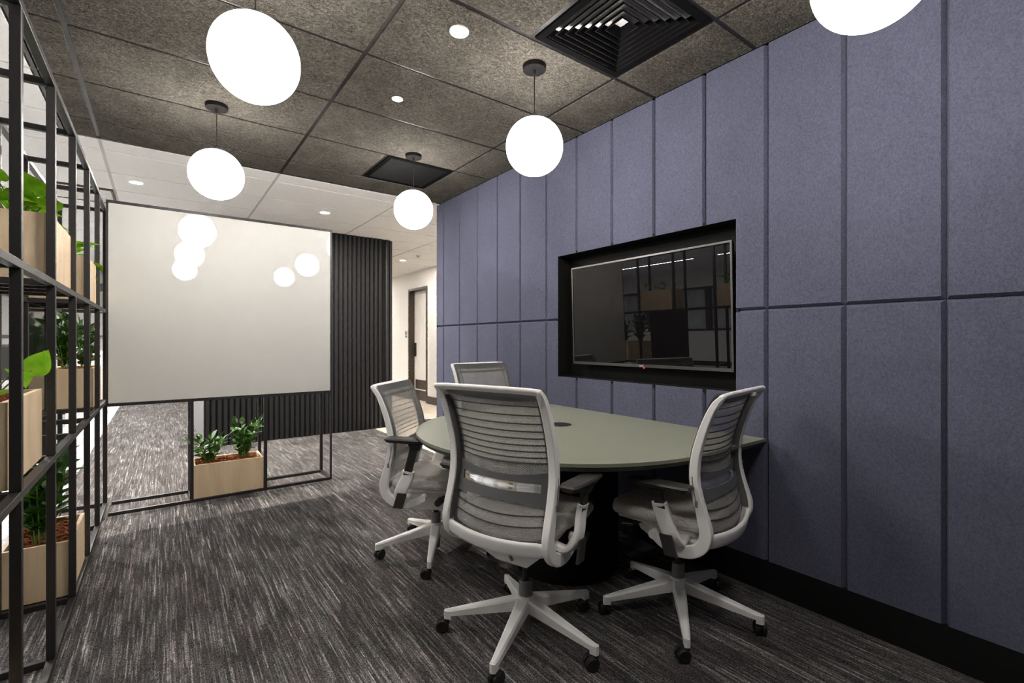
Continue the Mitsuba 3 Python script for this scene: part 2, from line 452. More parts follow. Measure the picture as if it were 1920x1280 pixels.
# the rest of the shell: back of the room and the open office on the left
struct('wall_back', bx(-9, -4.1, 0, 3, -3.95, 2.745), 'flute_black', 'charcoal wall behind the viewer')
struct('wall_far', bx(-9, 14.5, 0, 6, 14.7, 2.745), 'paint_white', 'far white wall of the office')
struct('wall_left', cat(bx(-8.2, -4, 0, -8.0, 15, 0.9), bx(-8.2, -4, 2.2, -8.0, 15, 2.745)), 'paint_white', 'far side wall of the office with a row of windows')
for k in range(7):
    y0 = -1.0 + 2.2 * k
    w = struct_root(f'window_{k + 1}', 'office window with dark mullions and a pale blind behind')
    put('frame', cat(bx(-8.1, y0, 0.9, -8.02, y0 + 0.08, 2.2), bx(-8.1, y0 + 2.12, 0.9, -8.02, y0 + 2.2, 2.2), bx(-8.1, y0 + 0.08, 0.9, -8.02, y0 + 2.12, 0.96), bx(-8.1, y0 + 0.08, 2.14, -8.02, y0 + 2.12, 2.2), bx(-8.09, y0 + 0.08, 1.55, -8.03, y0 + 2.12, 1.6)), 'chair_grey', w, smooth=False)
    put('pane', bx(-8.062, y0 + 0.08, 0.96, -8.06, y0 + 2.12, 2.14), 'pane', w, smooth=False)
    put('blind', bx(-8.16, y0 + 0.02, 0.9, -8.14, y0 + 2.18, 2.2), 'screen_pale', w, smooth=False)


# ================================================================== OBJECTS
# ------------------------------------------------------------------ whiteboard on its black tube stand
t = thing('whiteboard_stand', 'large glossy whiteboard on an open black tube frame with legs', 'whiteboard')
BY = 4.41
put('board', bx(-0.299, BY - 0.003, 0.800, 1.226, BY + 0.022, 2.224, 0.002), 'board_white', t, smooth=False, label='glossy white writing panel')
put('board_back', bx(-0.299, BY + 0.0221, 0.800, 1.226, BY + 0.027, 2.224), 'black_steel', t, smooth=False)


def bar(parent, a, b, name='rail', ch=0.0015, mat='black_steel', label=None):
    return put(name, bx(min(a[0], b[0]), min(a[1], b[1]), min(a[2], b[2]), max(a[0], b[0]), max(a[1], b[1]), max(a[2], b[2]), ch), mat, parent, smooth=False, label=label)


W = 0.024
bar(t, (-0.312, BY, 2.225), (1.240, BY + W, 2.245))
bar(t, (-0.312, BY, 0.778), (1.240, BY + W, 0.799))
bar(t, (1.227, BY - 0.001, 0.0), (1.240, BY + W, 2.245), 'post')
bar(t, (-0.312, BY - 0.001, 0.78), (-0.300, BY + W, 2.245), 'post')
YB = 4.706
bar(t, (-0.30, BY, 0.0), (1.24, BY + W, 0.022))
bar(t, (-0.30, YB, 0.0), (1.24, YB + W, 0.022))
bar(t, (-0.30, YB, 0.778), (1.24, YB + W, 0.799))
for xx in (0.181, 0.692):
    bar(t, (xx, BY, 0.022), (xx + W, BY + W, 0.778), 'post')
    bar(t, (xx, YB, 0.022), (xx + W, YB + W, 0.778), 'post')
    bar(t, (xx, BY + W, 0.0), (xx + W, YB, 0.022), 'cross_bar')
    bar(t, (xx, BY + W, 0.778), (xx + W, YB, 0.799), 'cross_bar')
bar(t, (1.216, YB, 0.022), (1.24, YB + W, 0.778), 'post')
bar(t, (1.216, BY + W, 0.0), (1.24, YB, 0.022), 'cross_bar')
bar(t, (1.216, BY + W, 0.778), (1.24, YB, 0.799), 'cross_bar')

# ------------------------------------------------------------------ planter lattice on the left
L = thing('planter_lattice', 'tall open lattice screen of black square tubes holding wooden planter boxes', 'lattice screen')
LXF, LXB, LW = -0.325, -0.60, 0.026
PY = [1.957 + 0.55 * k for k in range(-4, 6)]
LZ = [(0.0, 0.026), (0.779, 0.804), (1.452, 1.477), (2.215, 2.240)]
for z0, z1 in LZ:
    bar(L, (LXF - LW, PY[0], z0), (LXF, PY[-1] + LW, z1))
    bar(L, (LXB, PY[0], z0), (LXB + LW, PY[-1] + LW, z1))
    for y in PY:
        bar(L, (LXB + LW, y, z0), (LXF - LW, y + LW, z1), 'cross_bar')
for z0, z1 in ((0.026, 0.779), (0.804, 1.452), (1.477, 2.215)):
    for y in PY:
        bar(L, (LXF - LW, y, z0), (LXF, y + LW, z1), 'post')
        bar(L, (LXB, y, z0), (LXB + LW, y + LW, z1), 'post')
# extra slim bearers that carry the boxes of the middle and upper levels
BEAR = {1: (4, 8), 2: (5, 7), 0: (3, 6)}
for lev, bays in BEAR.items():
    z0, z1 = LZ[lev]
    for b in bays:
        for f in (0.28, 0.62):
            y = PY[b] + 0.55 * f
            bar(L, (LXB + LW, y, z0), (LXF - LW, y + LW, z1), 'cross_bar')
put('infill_panel', bx(LXB + 0.004, PY[7] + LW, 0.804, LXB + 0.018, PY[8], 1.452), 'glass_dark', L, smooth=False, label='dark glossy infill panel')


# ------------------------------------------------------------------ planter boxes with bark mulch and plants
def bark_mesh(x0, y0, x1, y1, z, n, seed):
    r = np.random.default_rng(seed)
    base = trimesh.creation.box((1, 1, 1))
    ms = []
    g = bx(x0, y0, z - 0.05, x1, y1, z - 0.012)
    ms.append(g)
    for _ in range(n):
        s = [r.uniform(0.02, 0.055), r.uniform(0.006, 0.016), r.uniform(0.003, 0.008)]
        m = base.copy()
        m.apply_scale(s)
        m.apply_transform(trimesh.transformations.euler_matrix(r.normal(0, 0.35), r.normal(0, 0.35), r.uniform(0, PI)))
        m.apply_translation((r.uniform(x0 + 0.02, x1 - 0.02), r.uniform(y0 + 0.02, y1 - 0.02), z + r.uniform(-0.016, 0.008)))
        ms.append(m)
    return cat(*ms)


def planter(x0, y0, x1, y1, z0, h, label, seed, fill=0.02):
    k = thing('planter_box', label, 'planter', 'wooden planter boxes')
    w = 0.016
    outer = m3.Manifold.cube([x1 - x0, y1 - y0, h]).translate([x0, y0, z0])
    inner = m3.Manifold.cube([x1 - x0 - 2 * w, y1 - y0 - 2 * w, h]).translate([x0 + w, y0 + w, z0 + w])
    put('box', mesh_of(outer - inner), 'wood', k, smooth=False)
    put('mulch', bark_mesh(x0 + w, y0 + w, x1 - w, y1 - w, z0 + h - fill, 420, seed), 'bark', k, smooth=False, kind='stuff', label='brown bark mulch')
    return k


def zz_leaf_mesh(v):
    """Pointed oval leaflet along +x, folded along the midrib, tip drooping."""
    n = 7
    pts, f = [], []
    for i in range(n + 1):
        t = i / n
        w = 0.36 * math.sin(PI * t ** (0.85 + 0.1 * v)) ** 0.8 * (1 - 0.25 * t)
        z = 0.10 * t - (0.16 + 0.06 * v) * t * t
        pts += [(t, -w, z + 0.30 * w), (t, 0, z), (t, w, z + 0.30 * w)]
    for i in range(n):
        a = 3 * i
        for j in (0, 1):
            f += [[a + j, a + 3 + j, a + 4 + j], [a + j, a + 4 + j, a + 1 + j]]
    return trimesh.Trimesh(np.array(pts), np.array(f), process=False)


def heart_leaf_mesh(v):
    """Heart-shaped leaf along +x with a drawn-out tip."""
    n = 12
    pts, f = [], []
    prof = [(-0.10, 0.0), (-0.13, 0.16), (-0.06, 0.30), (0.06, 0.375), (0.2, 0.39), (0.35, 0.355), (0.5, 0.285), (0.65, 0.20), (0.8, 0.115), (0.92, 0.045), (1.0, 0.0)]
    for t, w in prof:
        m0 = max(t, 0.0)
        droop = 0.06 * m0 - (0.20 + 0.12 * v) * m0 * m0
        for s in (-1, -0.5, 0, 0.5, 1):
            x = t if s else m0
            pts.append((x if abs(s) == 1 else (t + m0) / 2 if s else m0, s * w, droop + 0.22 * abs(s) * w - 0.10 * (abs(s) * w) ** 2))
    for i in range(len(prof) - 1):
        for j in range(4):
            a = 5 * i + j
            f += [[a, a + 5, a + 6], [a, a + 6, a + 1]]
    return trimesh.Trimesh(np.array(pts), np.array(f), process=False)


def frame(o, d, up, s):
    """to_world that puts a leaf's +x along d at o, its face towards up, scaled by s."""
    d = np.asarray(d, float) / np.linalg.norm(d)
    y = np.cross(up, d)
    y /= np.linalg.norm(y) + 1e-9
    z = np.cross(d, y)
    m = np.eye(4)
    m[:3, 0], m[:3, 1], m[:3, 2], m[:3, 3] = d * s, y * s, z * s, o
    return T(m)


def zz_plant(x, y, z, h, spread, stems, seed, label, leaf=0.07, lean=(0, 0), lim=None):
    k = thing('zz_plant', label, 'plant', 'glossy dark green plants')
    r = np.random.default_rng(seed)
    tubes, leaves = [], []
    for i in range(stems):
        a = 2 * PI * (i + r.uniform(-0.3, 0.3)) / stems
        hh = h * r.uniform(0.66, 1.0)
        sp = spread * r.uniform(0.35, 1.0)
        dx, dy = math.cos(a) * sp + lean[0] * hh, math.sin(a) * sp + lean[1] * hh
        p0 = np.array([x + 0.02 * math.cos(a), y + 0.02 * math.sin(a), z - 0.03])
        p3 = np.array([x + dx, y + dy, z + hh])
        if lim:
            p3[0] = min(max(p3[0], lim[0]), lim[1])
        p1 = p0 + np.array([dx * 0.18, dy * 0.18, hh * 0.5])
        ts = np.linspace(0, 1, 9)
        path = np.array([(1 - t) ** 2 * p0 + 2 * t * (1 - t) * p1 + t * t * p3 for t in ts])
        tubes.append(sweep(path, np.linspace(0.0042, 0.0018, 9), np.linspace(0.0042, 0.0018, 9), [0.31, 0.95, 0.05], 2.0, 6))
        nl = max(6, int(hh / (leaf * 0.34)))
        for j in range(nl):
            t = 0.16 + 0.84 * (j + 0.5) / nl
            o = (1 - t) ** 2 * p0 + 2 * t * (1 - t) * p1 + t * t * p3
            tg = 2 * (1 - t) * (p1 - p0) + 2 * t * (p3 - p1)
            tg /= np.linalg.norm(tg)
            sd = np.cross(tg, [math.sin(a) * 0.3, -math.cos(a) * 0.3, 1.0])
            sd = np.cross(tg, [math.cos(a + 1.57), math.sin(a + 1.57), 0.2]) if np.linalg.norm(sd) < 0.2 else sd
            sd /= np.linalg.norm(sd)
            s = 1 if j % 2 else -1
            d = sd * s * 0.85 + tg * (0.55 + 0.5 * t) + r.normal(0, 0.12, 3)
            if j >= nl - 1:
                d = tg + r.normal(0, 0.1, 3)
            up = np.array([0, 0, 1.0]) + 0.4 * np.array([math.cos(a), math.sin(a), 0]) * r.uniform(-1, 1) + r.normal(0, 0.15, 3)
            leaves.append((o, d, up, leaf * r.uniform(0.75, 1.15) * (1.0 if t < 0.85 else 0.85)))
    for m in tubes:
        put('stem', m, 'stem_green', k, smooth=True)
    for o, d, up, s in leaves:
        v = int(r.integers(0, 3))
        put('leaf', shared(f'zz{v}', lambda: zz_leaf_mesh(v), 'zz_leaf', True), 'zz_leaf', k, to_world=frame(o, d, up, s))
    return k


def pothos(z, base, specs, seed, label):
    """Trailing plant: specs are (leaf x, y, height above z, heading in degrees, length, pitch)."""
    k = thing('pothos_plant', label, 'plant', 'bright green heart-leaved plants')
    r = np.random.default_rng(seed)
    for lx, ly, lz, head, ln, pitch, *face in specs:
        bxp = base[0] + (lx - base[0]) * 0.25
        byp = base[1] + (ly - base[1]) * 0.25
        p0 = np.array([bxp, byp, z - 0.03])
        p3 = np.array([lx, ly, z + lz])
        p1 = p0 + np.array([0, 0, max(0.04, lz * 0.8)])
        path = np.array([(1 - t) ** 2 * p0 + 2 * t * (1 - t) * p1 + t * t * p3 for t in np.linspace(0, 1, 8)])
        st = put('stem', sweep(path, 0.0024, 0.0024, [0.31, 0.95, 0.05], 2.0, 6), 'stem_green', k, smooth=True)
        a = math.radians(head)
        d = np.array([math.cos(a), math.sin(a), math.tan(math.radians(pitch))])
        v = int(r.integers(0, 3))
        up = (np.array(face[0], float) if face else np.array([0.15, -0.35, 0.9])) + r.normal(0, 0.2, 3)
        put('leaf', shared(f'heart{v}', lambda: heart_leaf_mesh(v), 'pothos_leaf', True), 'pothos_leaf', k, to_world=frame(p3, d, up, ln))
    return k


def random_pothos(x0, x1, y0, y1, z, n, seed, hmax=0.2, ln=0.11):
    r = np.random.default_rng(seed)
    out = []
    for i in range(n):
        out.append((r.uniform(x0, x1), y0 + (y1 - y0) * (i + r.uniform(0.1, 0.9)) / n, r.uniform(0.03, hmax), r.uniform(0, 360), ln * r.uniform(0.7, 1.15), r.uniform(-15, 45)))
    return out


# whiteboard planter
planter(0.204, BY + 0.012, 0.690, YB - 0.005, 0.022, 0.258, 'pale wooden planter box standing under the whiteboard', 1)
zz_plant(0.315, 4.56, 0.265, 0.25, 0.19, 9, 11, 'shorter glossy plant at the left of the planter under the whiteboard', 0.082)
zz_plant(0.555, 4.57, 0.265, 0.31, 0.15, 9, 12, 'taller glossy plant at the right of the planter under the whiteboard', 0.082, lean=(0.22, 0))

# lattice planters: x range shared by all
QX0, QX1 = -0.592, -0.342


def lattice_box(bay, lev, label, seed, y0=None, y1=None):
    a = PY[bay] + LW + 0.012 if y0 is None else y0
    b = PY[bay + 1] - 0.01 if y1 is None else y1
    return planter(QX0, a, QX1 - (0.018 if lev == 1 else 0.0), b, LZ[lev][1], 0.258, label, seed)


lattice_box(6, 0, 'pale wooden planter box on the floor rail of the lattice, full of leafy stems', 2, y1=3.56)
lattice_box(3, 0, 'wooden planter box on the floor rail of the lattice, its corner just in frame', 3, y1=1.90)
lattice_box(4, 1, 'wooden planter box on the middle rail of the lattice, nearest the viewer', 4)
lattice_box(8, 1, 'wooden planter box on the middle rail of the lattice, beside the whiteboard', 5, y0=4.20)
lattice_box(5, 2, 'wooden planter box on the upper rail of the lattice, the larger in view', 6)
lattice_box(7, 2, 'wooden planter box on the upper rail of the lattice, beyond the first one', 7, y0=3.66)

zz_plant(-0.465, 3.19, 0.27, 0.42, 0.11, 8, 21, 'leafy plant at the near end of the floor planter in the lattice', 0.105, lim=(-0.56, -0.37))
zz_plant(-0.48, 3.40, 0.27, 0.40, 0.13, 8, 22, 'leafy plant at the far end of the floor planter in the lattice', 0.105, lim=(-0.58, -0.36))
zz_plant(-0.47, 1.56, 0.27, 0.30, 0.09, 6, 25, 'leafy plant in the floor planter of the lattice, just outside the frame', 0.09, lim=(-0.56, -0.37))
zz_plant(-0.50, 4.30, 1.05, 0.34, 0.13, 9, 23, 'tall glossy plant in the middle planter beside the whiteboard', 0.095, lim=(-0.58, -0.36))
zz_plant(-0.43, 4.52, 1.05, 0.30, 0.10, 7, 24, 'shorter glossy plant in the middle planter beside the whiteboard', 0.085, lim=(-0.56, -0.37))
pothos(1.05, (-0.47, 2.27), [(-0.40, 2.33, 0.085, -60, 0.095, -20, (0.5, -0.8, 0.5)), (-0.375, 2.42, 0.085, 40, 0.105, 50, (0.5, -0.8, 0.3)), (-0.44, 2.16, 0.13, 170, 0.11, 40), (-0.46, 2.12, 0.05, -120, 0.10, 5),
                              (-0.50, 2.20, 0.04, 200, 0.09, -5), (-0.43, 2.22, 0.03, -80, 0.09, 0), (-0.47, 2.05, 0.07, -90, 0.08, 15)], 31, 'bright green heart-leaved plant in the nearest middle planter of the lattice')
pothos(1.72, (-0.47, 2.80), random_pothos(-0.56, -0.38, 2.6, 3.0, 1.72, 15, 32, 0.17, 0.125) + [(-0.40, 2.60, 0.10, -95, 0.13, 30), (-0.44, 2.61, 0.06, -70, 0.13, 20), (-0.50, 2.6, 0.14, -120, 0.14, 35), (-0.38, 2.62, 0.05, -100, 0.12, 15), (-0.55, 2.62, 0.10, -140, 0.13, 30)],
       33, 'bright green heart-leaved plant in the large upper planter of the lattice')
pothos(1.72, (-0.46, 3.85), random_pothos(-0.54, -0.38, 3.72, 4.1, 1.72, 9, 34, 0.12, 0.10) + [(-0.36, 4.12, 0.03, 60, 0.11, -20), (-0.37, 4.14, -0.04, 70, 0.11, -35)],
       35, 'bright green heart-leaved plant in the farther upper planter of the lattice')

# ------------------------------------------------------------------ pendant lamps
PEND = [(0.28, 1.965, 'globe pendant nearest the viewer on the left, large and partly over the ceiling bar'), (0.28, 3.468, 'globe pendant hanging in front of the whiteboard at the far left'),
        (1.602, 1.968, 'globe pendant with a round black canopy over the table, in front of the felt wall'), (1.602, 3.475, 'smallest globe pendant, hanging under the rear air grille'),
        (1.602, 0.47, 'globe pendant at the top right, cut by the edge of the picture'), (0.28, 0.47, 'globe pendant above the viewer, seen only as a reflection in the whiteboard')]
GR, GZ = 0.152, 2.276
for px, py, lab in PEND:
    k = thing('globe_pendant', lab, 'pendant lamp', 'white globe pendants')
    to = T().translate([px, py, 0])
    put('canopy', shared('canopy', lathe([(0, CEIL), (0.062, CEIL), (0.062, CEIL - 0.021), (0.0605, CEIL - 0.024), (0, CEIL - 0.024)], 40), 'canopy_black', 30), 'canopy_black', k, to_world=to)
    put('cord', shared('cord', cat(cyl((0, 0, GZ + GR + 0.015), (0, 0, CEIL - 0.022), 0.0028, 10), cyl((0, 0, CEIL - 0.05), (0, 0, CEIL - 0.022), 0.007, 12, 0.009)), 'black_plastic', 30), 'black_plastic', k, to_world=to)
    put('cap', shared('cap', lathe([(0, GZ + GR + 0.026), (0.012, GZ + GR + 0.026), (0.020, GZ + GR + 0.018), (0.024, GZ + GR - 0.004), (0, GZ + GR - 0.004)], 28), 'black_plastic', 30), 'black_plastic', k, to_world=to)
    key = fresh(k + '__globe')
    scene[key] = {'type': 'sphere', 'center': [px, py, GZ], 'radius': GR, 'bsdf': {'type': 'ref', 'id': 'disc_white'}, 'emitter': {'type': 'area', 'radiance': {'type': 'rgb', 'value': list(GLOBE_LIGHT)}}}
    labels[key] = {'label': 'white glowing glass globe'}

# ------------------------------------------------------------------ downlights, ceiling discs
SPOTS = [(-0.183, 5.598, 'round recessed downlight in the white ceiling above the left end of the whiteboard'), (1.505, 5.629, 'round recessed downlight in the white ceiling above the right end of the whiteboard'),
         (3.526, 8.106, 'round recessed downlight in the white ceiling of the corridor near the door'), (3.5, 5.2, 'added unseen downlight at the near end of the corridor, behind the felt wall'), (3.5, 11.2, 'added unseen downlight at the far end of the corridor past the door'),
         (-1.9, 5.6, 'added unseen downlight over the pale walkway beside the whiteboard'), (-0.2, 8.6, 'added unseen downlight over the carpet hall left of the fluted wall'),
         (-0.2, 11.4, 'added unseen downlight far down the carpet hall'), (-1.9, 8.6, 'added unseen downlight above the office desks down the walkway')]  # lamps after the one near the door are added out of view to brighten
for sx, sy, lab in SPOTS:
    k = thing('downlight', lab, 'downlight', 'recessed downlights')
    to = T().translate([sx, sy, 0])
    put('rim', shared('rim', lathe([(0.050, CEIL + 0.012), (0.050, CEIL - 0.003), (0.062, CEIL - 0.003), (0.062, CEIL + 0.0005)], 32), 'disc_white', 30), 'disc_white', k, to_world=to)
    key = fresh(k + '__lens')
    scene[key] = {'type': 'disk', 'to_world': T().translate([sx, sy, CEIL - 0.002]).rotate([1, 0, 0], 180).scale(0.051), 'bsdf': {'type': 'ref', 'id': 'disc_white'}, 'emitter': {'type': 'area', 'radiance': {'type': 'rgb', 'value': [c * (0.36 if sx > 3 else 1.0) for c in SPOT_LIGHT]}}}
k = thing('smoke_detector', 'white round smoke detector on the dark ceiling near the black diffuser', 'smoke detector')
put('base', lathe([(0, CEIL), (0.046, CEIL), (0.046, CEIL - 0.006), (0.042, CEIL - 0.010), (0, CEIL - 0.010)], 36, (1.136, 1.958, 0)), 'disc_white', k)
put('sensor', lathe([(0, CEIL - 0.0101), (0.026, CEIL - 0.0101), (0.024, CEIL - 0.02), (0.010, CEIL - 0.024), (0, CEIL - 0.024)], 28, (1.136, 1.958, 0)), 'paint_white', k, label='raised round sensor')
k = thing('sprinkler_cover', 'small flat white disc on the dark ceiling between the pendants', 'sprinkler cover')
put('plate', lathe([(0, CEIL - 0.001), (0.034, CEIL - 0.001), (0.034, CEIL - 0.004), (0.030, CEIL - 0.006), (0, CEIL - 0.006)], 32, (1.152, 2.727, 0)), 'disc_white', k)
k = thing('corridor_sprinkler', 'tiny white sprinkler rosette on the corridor ceiling', 'sprinkler')
put('rosette', lathe([(0, CEIL), (0.04, CEIL), (0.03, CEIL - 0.012), (0.012, CEIL - 0.03), (0, CEIL - 0.03)], 20, (3.55, 7.5, 0)), 'grid_grey', k)

# ------------------------------------------------------------------ air diffuser and return grille
k = thing('air_diffuser', 'large square black air diffuser with nested louvres beside the felt wall', 'air diffuser')
AX, AY, AH = 1.746, 1.497, 0.288


def square_ring(a0, z0, a1, z1, th=0.0016):
    """Sloping square blade: half size a0 at z0 to a1 at z1, two-sided thin shell."""
    def q(a, z):
        return [(-a, -a, z), (a, -a, z), (a, a, z), (-a, a, z)]
    v = np.array(q(a0, z0) + q(a1, z1) + q(a0 - th, z0) + q(a1 - th, z1), float)
    f = []
    for i in range(4):
        j = (i + 1) % 4
        f += [[i, j, 4 + j], [i, 4 + j, 4 + i], [8 + i, 12 + j, 8 + j], [8 + i, 12 + i, 12 + j], [i, 8 + j, j], [i, 8 + i, 8 + j], [4 + i, 4 + j, 12 + j], [4 + i, 12 + j, 12 + i]]
    m = trimesh.Trimesh(v, np.array(f), process=False)
    m.apply_translation((AX, AY, 0))
    return m


fr = m3.Manifold.cube([2 * AH, 2 * AH, 0.014]).translate([AX - AH, AY - AH, CEIL - 0.002]) - m3.Manifold.cube([2 * AH - 0.07, 2 * AH - 0.07, 0.1]).translate([AX - AH + 0.035, AY - AH + 0.035, CEIL - 0.05])
put('frame', mesh_of(fr), 'diffuser_black', k, smooth=False)
put('plenum', cat(bx(AX - 0.27, AY - 0.27, CEIL + 0.16, AX + 0.27, AY + 0.27, CEIL + 0.17), bx(AX - 0.27, AY - 0.27, CEIL + 0.01, AX - 0.26, AY + 0.27, CEIL + 0.16), bx(AX + 0.26, AY - 0.27, CEIL + 0.01, AX + 0.27, AY + 0.27, CEIL + 0.16),
                  bx(AX - 0.26, AY - 0.27, CEIL + 0.01, AX + 0.26, AY - 0.26, CEIL + 0.16), bx(AX - 0.26, AY + 0.26, CEIL + 0.01, AX + 0.26, AY + 0.27, CEIL + 0.16)), 'black_matt', k, smooth=False)
for i in range(7):
    a = 0.252 - 0.033 * i
    bl = put('blade', square_ring(a, CEIL + 0.006, a - 0.045, CEIL + 0.062), 'diffuser_black', k, smooth=False)
    put('lip', square_ring(a + 0.0008, CEIL + 0.0035, a + 0.0008, CEIL + 0.0062, 0.0022), 'grid_black', bl, smooth=False)
k = thing('return_grille', 'square black return air grille near the rear edge of the dark ceiling', 'air grille')
RX, RY = 1.746, 3.897
fr = m3.Manifold.cube([0.576, 0.576, 0.012]).translate([RX - 0.288, RY - 0.288, CEIL - 0.001]) - m3.Manifold.cube([0.51, 0.51, 0.1]).translate([RX - 0.255, RY - 0.255, CEIL - 0.05])
put('frame', mesh_of(fr), 'diffuser_black', k, smooth=False)
put('plenum', bx(RX - 0.26, RY - 0.26, CEIL + 0.02, RX + 0.26, RY + 0.26, CEIL + 0.025), 'black_matt', k, smooth=False)
for i in range(34):
    m = bx(-0.254, -0.0008, -0.008, 0.254, 0.0008, 0.008)
    put('slat', shared('grille_slat', m, 'black_matt', False), 'black_matt', k, to_world=T().translate([RX, RY - 0.2475 + 0.015 * i, CEIL + 0.008]).rotate([1, 0, 0], 35))
k = thing('hall_grille', 'white square air grille with a dark frame in the white ceiling above the lattice', 'air grille')
fr = m3.Manifold.cube([0.57, 0.57, 0.02]).translate([-0.945, 6.012, CEIL - 0.012]) - m3.Manifold.cube([0.54, 0.54, 0.1]).translate([-0.93, 6.027, CEIL - 0.05])
put('frame', mesh_of(fr), 'brown_metal', k, smooth=False)
for i in range(9):
    put('slat', bx(-0.93, 6.03 + 0.06 * i, CEIL - 0.008, -0.39, 6.075 + 0.06 * i, CEIL - 0.002), 'white_tile', k, smooth=False)

# ------------------------------------------------------------------ television in the niche
k = thing('television', 'black flat television tilted slightly down inside the wall recess', 'television')
tv = T().translate([2.455, 1.951, 1.428]).rotate([0, 1, 0], -1.8)
TW, TH = 0.613, 0.352


def tvp(name, m, mat, parent=k, **kw):
    return put(name, m, mat, parent, smooth=False, to_world=tv, **kw)


tvp('body', cat(bx(0.0, -TW + 0.004, -TH + 0.004, 0.028, TW - 0.004, TH - 0.004, 0.004), bx(0.028, -0.42, -0.27, 0.05, 0.42, 0.12, 0.01)), 'black_plastic')
tvp('screen', bx(-0.0035, -TW + 0.011, -TH + 0.019, 0.0, TW - 0.011, TH - 0.011), 'screen_black', label='dark glossy screen')
fr = m3.Manifold.cube([0.012, 2 * TW, 2 * TH]).translate([-0.007, -TW, -TH]) - m3.Manifold.cube([0.1, 2 * TW - 0.022, 2 * TH - 0.030]).translate([-0.05, -TW + 0.011, -TH + 0.019])
tvp('bezel', mesh_of(fr), 'bezel_silver', label='thin silver bezel')
m = meshkit.text_mesh('LG', 0.010, 0.001, True)
m.apply_translation(-m.centroid)
m.apply_transform(np.array([[0, 0, -1, -0.0078], [-1, 0, 0, -0.014], [0, 1, 0, -TH + 0.009], [0, 0, 0, 1.0]]))
lg = tvp('logo', m, 'logo_white', label='small white LG lettering')
ringm = trimesh.creation.annulus(0.0042, 0.0058, 0.001, sections=24)
ringm.apply_transform(np.array([[0, 0, -1, -0.0078], [-1, 0, 0, 0.004], [0, 1, 0, -TH + 0.009], [0, 0, 0, 1.0]]))
tvp('emblem', ringm, 'logo_white', label='small round emblem')
scene['red_lamp'] = {'type': 'diffuse', 'reflectance': rgb(0.5, 0.01, 0.01)}
key = tvp('standby_lamp', cyl((-0.004, -0.02, -TH - 0.004), (0.004, -0.02, -TH - 0.004), 0.0028, 12), 'red_lamp', label='tiny red standby lamp')
scene[key]['emitter'] = {'type': 'area', 'radiance': rgb(1.6, 0.03, 0.03)}
tvp('wall_bracket', bx(0.05, -0.2, -0.1, 0.085, 0.2, 0.1), 'black_matt')

# ------------------------------------------------------------------ table
k = thing('meeting_table', 'sage green half-round table with a black drum base against the felt wall', 'table')
TYC, TXC, TR, TZ = 1.990, 1.860, 0.843, 0.760


def half_round(r, n=64):
    a = np.linspace(PI / 2, 3 * PI / 2, n)
    e = 1.0
    pts = [(TXC + r * np.sign(math.cos(q)) * abs(math.cos(q)) ** e, TYC + r * np.sign(math.sin(q)) * abs(math.sin(q)) ** e) for q in a]
    return [(WALL_X - 0.001, TYC + r)] + pts + [(WALL_X - 0.001, TYC - r)]


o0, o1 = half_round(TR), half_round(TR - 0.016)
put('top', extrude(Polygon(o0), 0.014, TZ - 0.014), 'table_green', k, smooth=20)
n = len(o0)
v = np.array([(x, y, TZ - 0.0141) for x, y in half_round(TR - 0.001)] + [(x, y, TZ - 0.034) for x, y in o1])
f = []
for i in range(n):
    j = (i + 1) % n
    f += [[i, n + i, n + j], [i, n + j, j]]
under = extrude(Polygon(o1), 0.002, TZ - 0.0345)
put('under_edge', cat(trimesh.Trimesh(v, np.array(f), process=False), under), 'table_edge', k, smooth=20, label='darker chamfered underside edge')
put('drum_base', lathe([(0, 0.001), (0.29, 0.001), (0.29, TZ - 0.036), (0, TZ - 0.036)], 72, (1.85, 1.99, 0)), 'black_matt', k, label='black drum base')
k = thing('table_grommet', 'round dark cable lid set in the green table top', 'cable grommet')
put('lid', lathe([(0, TZ + 0.0025), (0.062, TZ + 0.0025), (0.0685, TZ + 0.001), (0.0685, TZ - 0.002), (0, TZ - 0.002)], 48, (1.857, 2.05, 0)), 'black_plastic', k)

# ------------------------------------------------------------------ task chairs (local frame: sitter looks along +x, y to the left, base centre at the origin)
RAIL = spline([(0.0, 0.425), (-0.035, 0.402), (-0.10, 0.388), (-0.165, 0.402), (-0.206, 0.434), (-0.221, 0.478), (-0.213, 0.53), (-0.194, 0.60), (-0.178, 0.675), (-0.177, 0.745), (-0.190, 0.82), (-0.215, 0.90), (-0.243, 0.968), (-0.268, 1.008), (-0.286, 1.024)], 70)
BACK = spline([(-0.200, 0.465), (-0.193, 0.53), (-0.174, 0.60), (-0.158, 0.675), (-0.157, 0.745), (-0.170, 0.82), (-0.196, 0.90), (-0.221, 0.965), (-0.240, 1.002), (-0.262, 1.036)], 80)
RY_ = 0.2375                     # rail centre line


def back_pt(z, y, off=0.0):
    """Point of the back's webbing at height z, bowed backwards between the rails."""
    x = np.interp(z, BACK[:, 1], BACK[:, 0])
    q = np.maximum(0.0, 1 - (np.asarray(y) / 0.222) ** 2)
    bow = 0.030 * q * np.interp(z, [0.47, 0.55, 0.7, 0.95, 1.03], [1.35, 1.45, 1.3, 0.8, 0.1])
    sag = 0.020 * q * np.interp(z, [0.47, 0.6, 0.75, 1.0], [1.0, 0.8, 0.6, 0.1])
    return np.stack(np.broadcast_arrays(x - bow - off, y, z - sag), -1)


def ribbon(path, wdir, w, th=0.0008):
    """Thin flat strip along a path, width along wdir."""
    p = np.asarray(path, float)
    wd = np.broadcast_to(np.asarray(wdir, float), p.shape)
    n = len(p)
    v = np.vstack([p - wd * w, p + wd * w])
    f = []
    for i in range(n - 1):
        f += [[i, i + 1, n + i + 1], [i, n + i + 1, n + i]]
    return trimesh.Trimesh(v, np.array(f), process=False)


